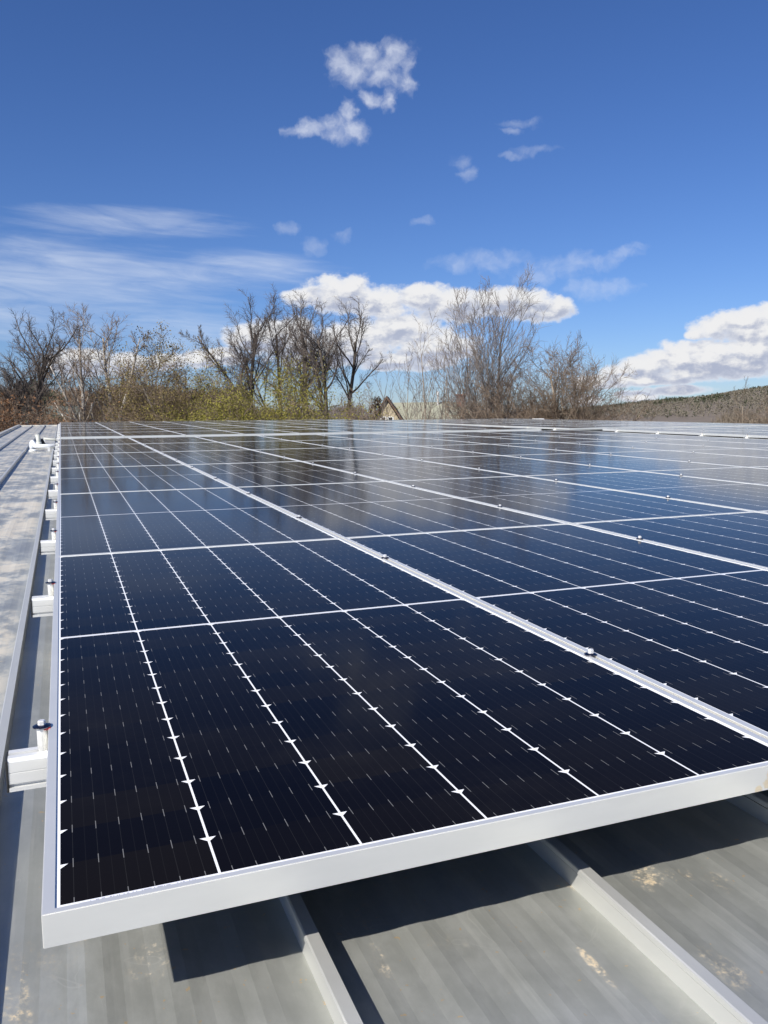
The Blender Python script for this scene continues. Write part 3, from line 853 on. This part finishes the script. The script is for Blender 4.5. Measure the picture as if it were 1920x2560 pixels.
roof = link('roof', rm.mesh('roof', M_ROOF), bld)
# standing seams: upright leg, folded head with a lip on the left
seam = MB().prism_y([(0, DECK - .002), (0, DECK + RIBH - .0115), (.006, DECK + RIBH - .0115), (.006, DECK + RIBH - .0080), (-.003, DECK + RIBH - .0080), (-.003, DECK + RIBH - .0012),
                     (-.001, DECK + RIBH), (RIBW, DECK + RIBH), (RIBW, DECK - .002)], VB, VT - .01).mesh('roof_seam', M_SEAM)
k = k0
while RIB0 + k * RIBS < UR - .1:
    a = RIB0 + k * RIBS
    if a > UL + .05:
        o = link('roof_seam', seam, roof); o.location = (a, 0, 0)
    k += 1
link('rake_trim', MB().prism_y([(UL - .06, DECK - .25), (UL - .06, DECK + .045), (UL - .03, DECK + .055), (UL + .045, DECK + .055), (UL + .055, DECK + .045), (UL + .055, DECK - .004), (UL - .05, DECK - .004), (UL - .05, DECK - .25)], VB, VT).mesh('rake_trim', M_ROOF, bevel=.003), bld)
link('ridge_cap', MB().prism_x([(VT - .16, DECK + .004), (VT - .15, DECK + .034), (VT, DECK + .042), (VT + .2, DECK + .02), (VT + .2, DECK - .02), (VT, DECK + .002)], UL - .06, UR + .06).mesh('ridge_cap', M_ROOF), bld)
link('roof', MB().prism_x([(VT, DECK), (VT + 22, DECK - 1.1), (VT + 22, DECK - 1.2), (VT, DECK - .1)], UL, UR).mesh('roof', M_ROOF), bld)
M_WALL = simple('metal_siding', (0.45, 0.45, 0.43), 0.6, 0.2, 0.05, 2)
link('wall', MB().box(UL + .1, UR - .1, VB + .3, VT + 21.6, -6.3, DECK - .85).mesh('wall', M_WALL), bld)
link('wall', MB().prism_x([(VB + .3, DECK - .849), (VT + 9, DECK - .849), (VT, DECK - .03), (VB + .3, DECK - .03)], UL + .05, UR - .05).mesh('wall', M_WALL), bld)

# ------------------------------------------------------------------ solar panels
def ring(mb):
    o = [(U0, V0), (U1, V0), (U1, V1), (U0, V1)]
    lu, lv = 0.0132, 0.0088
    i = [(U0 + lu, V0 + lv), (U1 - lu, V0 + lv), (U1 - lu, V1 - lv), (U0 + lu, V1 - lv)]
    b = len(mb.v)
    for ptsq, z in ((o, 0), (i, 0), (i, -.004), (o, -FH)): mb.v += [(x, y, z) for x, y in ptsq]
    ib = [(U0 + .028, V0 + .028), (U1 - .028, V0 + .028), (U1 - .028, V1 - .028), (U0 + .028, V1 - .028)]
    mb.v += [(x, y, -FH) for x, y in ib]
    il = [(U0 + .002, V0 + .002), (U1 - .002, V0 + .002), (U1 - .002, V1 - .002), (U0 + .002, V1 - .002)]
    for q in range(4):
        r = (q + 1) % 4
        mb.f += [(b + q, b + r, b + 4 + r, b + 4 + q), (b + 4 + q, b + 4 + r, b + 8 + r, b + 8 + q),
                 (b + 12 + q, b + 12 + r, b + r, b + q), (b + 16 + q, b + 16 + r, b + 12 + r, b + 12 + q)]
    return mb
fm = ring(MB())
def frame_mesh(mt):
    me = bpy.data.meshes.new('frame'); me.from_pydata(fm.v, [], fm.f)
    bm = bmesh.new(); bm.from_mesh(me)
    es = [e for e in bm.edges if len(e.link_faces) == 2 and all(abs(v.co.z) < 1e-6 for v in e.verts) and e.calc_face_angle(0) > 1.0]
    es += [e for e in bm.edges if len(e.link_faces) == 2 and e.calc_face_angle(0) > 1.0 and abs(e.verts[0].co.z - e.verts[1].co.z) > .02]
    bmesh.ops.bevel(bm, geom=es, offset=.0009, segments=2, affect='EDGES')
    bm.to_mesh(me); bm.free()
    me.materials.append(mt); return me
FRAME = frame_mesh(M_FRAME); FRAME_MUD = frame_mesh(M_FRAME_MUD)
# glass with the cells under it, a white sheet closing the back
LAM = MB().box(U0 + .0035, U1 - .0035, V0 + .0035, V1 - .0035, -.0065, -.0018).mesh('laminate', M_LAM)
JBOX = MB().box(CU / 2 - .06, CU / 2 + .06, CV / 2 - .05, CV / 2 + .05, -.026, -.0066).mesh('junction_box', M_BLACK)

def in_view(uvn, margin=0.3):
    d = W(*uvn) - CAM_P
    zc = d.dot(fw)
    if zc < 0.05: return False
    x = 960 + CAM_F * d.dot(rt) / zc; y = 1280 + CAM_F * d.dot(dn) / zc
    return -1920 * margin < x < 1920 * (1 + margin) and -500 < y < 2560 * (1 + margin)

BLOCKS = {
  # name: (u of first cell, v of first cell, height off the A plane, tilt, columns, rows, wording)
  'near': (0.0, 0.0, 0.0, 0.0, 9, 6, 'near left block'),
  'far': (0.0, 13.55, -0.006, 0.0, 9, 6, 'far left block'),
  'right': (9.62, 0.0, 0.016, 0.0, 6, 6, 'near right block'),
  'farright': (9.62, 13.60, 0.0, -0.0035, 6, 6, 'far right block'),
}
def col_word(c, n):
    return 'leftmost panel' if c == 0 else ('rightmost panel' if c == n - 1 else ORD[c + 1] + ' panel from the left')
def row_word(r, n):
    return 'front row' if r == 0 else ('back row' if r == n - 1 else ORD[r + 1] + ' row from the front')

for key, (bu, bv, bn, tilt, nc, nr, word) in BLOCKS.items():
    for r in range(nr):
        for c in range(nc):
            ou, ov = bu + c * PW, bv + r * PL
            on = bn + tilt * (r * PL)
            if not any(in_view((ou + du, ov + dv, on), .12) for du in (0, .5, 1) for dv in (0, .5, 1, 1.5, 2.05)): continue
            t = thing('solar_panel', '%s, %s of the %s' % (col_word(c, nc), row_word(r, nr), word), 'solar panel',
                      'solar panels on the metal roof', on_roof=True, at=(ou, ov, on))
            if tilt: t.rotation_euler = (PITCH + math.atan(tilt), 0, 0)
            link('frame', FRAME_MUD if (key == 'near' and r == 0 and c == 0) else FRAME, t)
            link('laminate', LAM, t)
            if key == 'near' and r == 0 and c == 0:
                link('junction_box', JBOX, t)
                # paper serial label on the glass by the corner, its print too small to read
                lb = MB().box(.028, .140, -.0118 + .0065, -.0005, -.00178, -.00150)
                lmt, lnt, lbd = mat('paper_serial_label')
                tt = lnt.new('ShaderNodeTexCoord').outputs['Object']
                lx, ly, lz = lnt.xyz(tt)
                wn = lnt.new('ShaderNodeTexWhiteNoise', noise_dimensions='1D')
                lnt.put(wn.inputs['W'], lnt.m('FLOOR', lnt.m('MULTIPLY', lx, 900.0)))
                row = lnt.m('MULTIPLY', lnt.m('GREATER_THAN', ly, -.0046), lnt.m('LESS_THAN', ly, -.0022))
                ink = lnt.m('MULTIPLY', lnt.m('GREATER_THAN', wn.outputs['Value'], .5), row)
                lnt.put(lbd.inputs['Base Color'], lnt.mix(lnt.m('MULTIPLY', ink, .6), (.80, .81, .86), (.10, .10, .16)))
                link('serial_label', lb.mesh('serial_label', lmt), t)

# ------------------------------------------------------------------ rails with their clamps
RT = -0.0362; RBOT = -0.088
RPROF = [(-.020, RBOT), (-.020, RBOT + .006), (-.012, RBOT + .006), (-.012, RBOT + .012), (-.019, RBOT + .012), (-.019, RBOT + .028), (-.0178, RBOT + .0285), (-.0178, RBOT + .0295), (-.019, RBOT + .030),
         (-.019, RT - .006), (-.016, RT), (-.005, RT), (-.005, RT - .010), (.005, RT - .010), (.005, RT), (.016, RT), (.019, RT - .006), (.019, RBOT + .012), (.012, RBOT + .012), (.012, RBOT + .006), (.020, RBOT + .006), (.020, RBOT)]
MIDC = MB().lathe([(.0032, -.036), (.0032, .0), (.0125, .0005), (.0125, .0020), (.0085, .0042), (.0060, .0046)], 0, 0, 18)
MIDC.lathe([(.0060, .0047), (.0060, .0105), (.0048, .0118)], 0, 0, 6)
def two_mat(mb, split_z, name, m1, m2):
    me = mb.mesh(name, [m1, m2])
    for p in me.polygons:
        p.use_smooth = False
        p.material_index = 1 if p.center.z > split_z else 0
    return me
MID_ME = two_mat(MIDC, .0046, 'mid_clamp', M_DARKSTEEL, M_STEEL)
ENDP = MB().lathe([(.0078, RT), (.0078, -.0005), (.0072, .0010)], 0, 0, 20).mesh('end_clamp', M_RAIL, False)
for p in ENDP.polygons: p.use_smooth = len(p.vertices) == 4
ENDB = MB().lathe([(.0078, .0011), (.0135, .0014), (.0135, .0026), (.0080, .0046), (.0060, .0050)], 0, 0, 20)
ENDB.lathe([(.0058, .0051), (.0058, .0100), (.0046, .0112)], 0, 0, 6)
ENDB_ME = two_mat(ENDB, .0049, 'bolt', M_DARKSTEEL, M_STEEL)
RED_ME = MB().box(.003, .0125, -.0100, -.0035, -.0022, .0010).mesh('red_tag', M_RED, bevel=.0006)
FOOT = MB().box(-.017, .017, -.017, .017, DECK + RIBH - .014, DECK + RIBH + .012).box(-.004, .004, -.010, .010, DECK + RIBH + .012, RBOT + .001)
FOOT_ME = FOOT.mesh('seam_clamp', M_RAIL)
CAP_ME = None

RV = [.50, 1.62, .58, 1.64, .62, 1.70, .58, 1.60, .55, 1.50, .48, 1.62]
for key, (bu, bv, bn, tilt, nc, nr, word) in BLOCKS.items():
    for r in range(nr):
        for s in range(2):
            lv = r * PL + RV[2 * r + s]
            on = bn + tilt * lv
            ul = bu - .078; ur = bu + nc * PW + (.03)
            if not any(in_view((ul + (ur - ul) * q, bv + lv, on), .05) for q in (0, .05, .1, .2, .3, .5, .7, 1)): continue
            i = 2 * r + s
            lab = '%s aluminium rail from the front under the %s of solar panels' % (ORD[i + 1], word)
            if key == 'near' and i == 0: lab = 'nearest white aluminium rail end sticking out under the panels by the left corner'
            t = thing('mounting_rail', lab, 'rail', 'mounting rails under the panels', on_roof=True, at=(bu, bv + lv, on))
            link('rail_body', MB().prism_x(RPROF, -.076, ur - bu).mesh('rail_body', M_RAIL), t)
            link('end_cap', MB().box(-.0795, -.0762, -.0205, .0205, RBOT - .0005, RT - .003).mesh('end_cap', M_BLACK, bevel=.001), t)
            e = link('end_clamp', ENDP, t); e.location = (-.0265, 0, 0)
            bo = link('bolt', ENDB_ME, e)
            link('red_tag', RED_ME, e)
            for c in range(1, nc):
                gx = c * PW - .0213
                if in_view((bu + gx, bv + lv, on), .02):
                    o = link('mid_clamp', MID_ME, t); o.location = (gx, 0, 0)
            for k in range(0, 60, 3):
                a = RIB0 + k * RIBS + RIBW / 2 - bu
                if -0.2 < a < ur - bu and (a > -.07):
                    if in_view((bu + a, bv + lv, on), .02) or k == 0:
                        o = link('seam_clamp', FOOT_ME, t); o.location = (a, 0, -on)

# ------------------------------------------------------------------ pipework in the gap between the blocks
def roof_thing(name, label, cat, at): return thing(name, label, cat, on_roof=True, at=at)
vp = roof_thing('vent_pipe', 'short grey plastic vent pipe standing on the roof behind the white conduit', 'pipe', (-.318, 13.1, DECK))
link('pipe', MB().tube([(0, 0, 0), (-.004, 0, .10), (-.018, .0, .215)], [.034, .033, .033], 18).mesh('pipe', M_PVC, True), vp)
link('coupling', MB().tube([(.0, 0, .03), (-.003, 0, .10)], [.040, .040], 18).mesh('coupling', M_PVC, True), vp)
link('flashing', MB().lathe([(.10, .002), (.06, .012), (.042, .03)], 0, 0, 20).mesh('flashing', M_BLACK, True), vp)
cd = roof_thing('conduit', 'white bent conduit running from the roof to the array edge', 'conduit', (-.385, 12.2, DECK))
pts = [(-.012, .10, .012), (-.012, .10, .075), (-.008, .08, .118), (.0, .04, .128), (.01, .0, .11), (.03, -.02, .085), (.07, -.03, .074), (.14, -.03, .072), (.34, -.03, .074)]
link('pipe', MB().tube(pts, [.032, .034, .036, .036, .035, .033, .032, .032, .032], 16).mesh('pipe', M_WHITEPIPE, True), cd)
link('base', MB().lathe([(.055, .001), (.055, .02), (.036, .03)], -.0, .0, 18).mesh('base', M_WHITEPIPE, True), cd)
link('bracket', MB().box(.20, .23, -.075, .005, .002, .06).mesh('bracket', M_STEEL), cd)
jb = roof_thing('junction_box', 'black cable box leaning beside the grey vent pipe', 'box', (-.262, 13.15, DECK))
link('body', MB().prism_y([(-.03, 0.001), (.07, 0.001), (.055, .02), (.0, .145), (-.03, .145)], -.03, .05).mesh('body', M_BLACK, bevel=.004), jb)
c2 = roof_thing('conduit', 'thin grey conduit from the vent pipe area to the far block', 'conduit', (-.27, 14.1, DECK))
link('pipe', MB().tube([(0, 0, .115), (.12, -.02, .10), (.27, -.05, .09)], [.018, .018, .018], 10).mesh('pipe', M_PVC, True), c2)
link('stand', MB().box(-.01, .02, -.02, .02, .001, .10).mesh('stand', M_STEEL), c2)
# white cap of a vent seen over the ridge behind the right-hand panels
dcap = ray(1345, 1048.5); tcap = 27.9 / (dcap.y)
pc = CAM_P + dcap * tcap
uvn = RX.transposed() @ pc
rv = roof_thing('ridge_vent', 'low white vent cap on the ridge behind the far panels', 'vent', (uvn.x, uvn.y, DECK))
hcap = uvn.z - DECK
link('cap', MB().prism_x([(-.15, hcap - .05), (-.17, hcap), (-.10, hcap + .03), (.10, hcap + .03), (.17, hcap), (.15, hcap - .05)], -.19, .19).mesh('cap', M_WHITE), rv)
link('stem', MB().box(-.10, .10, -.10, .10, .001, hcap - .049).mesh('stem', M_ROOF), rv)
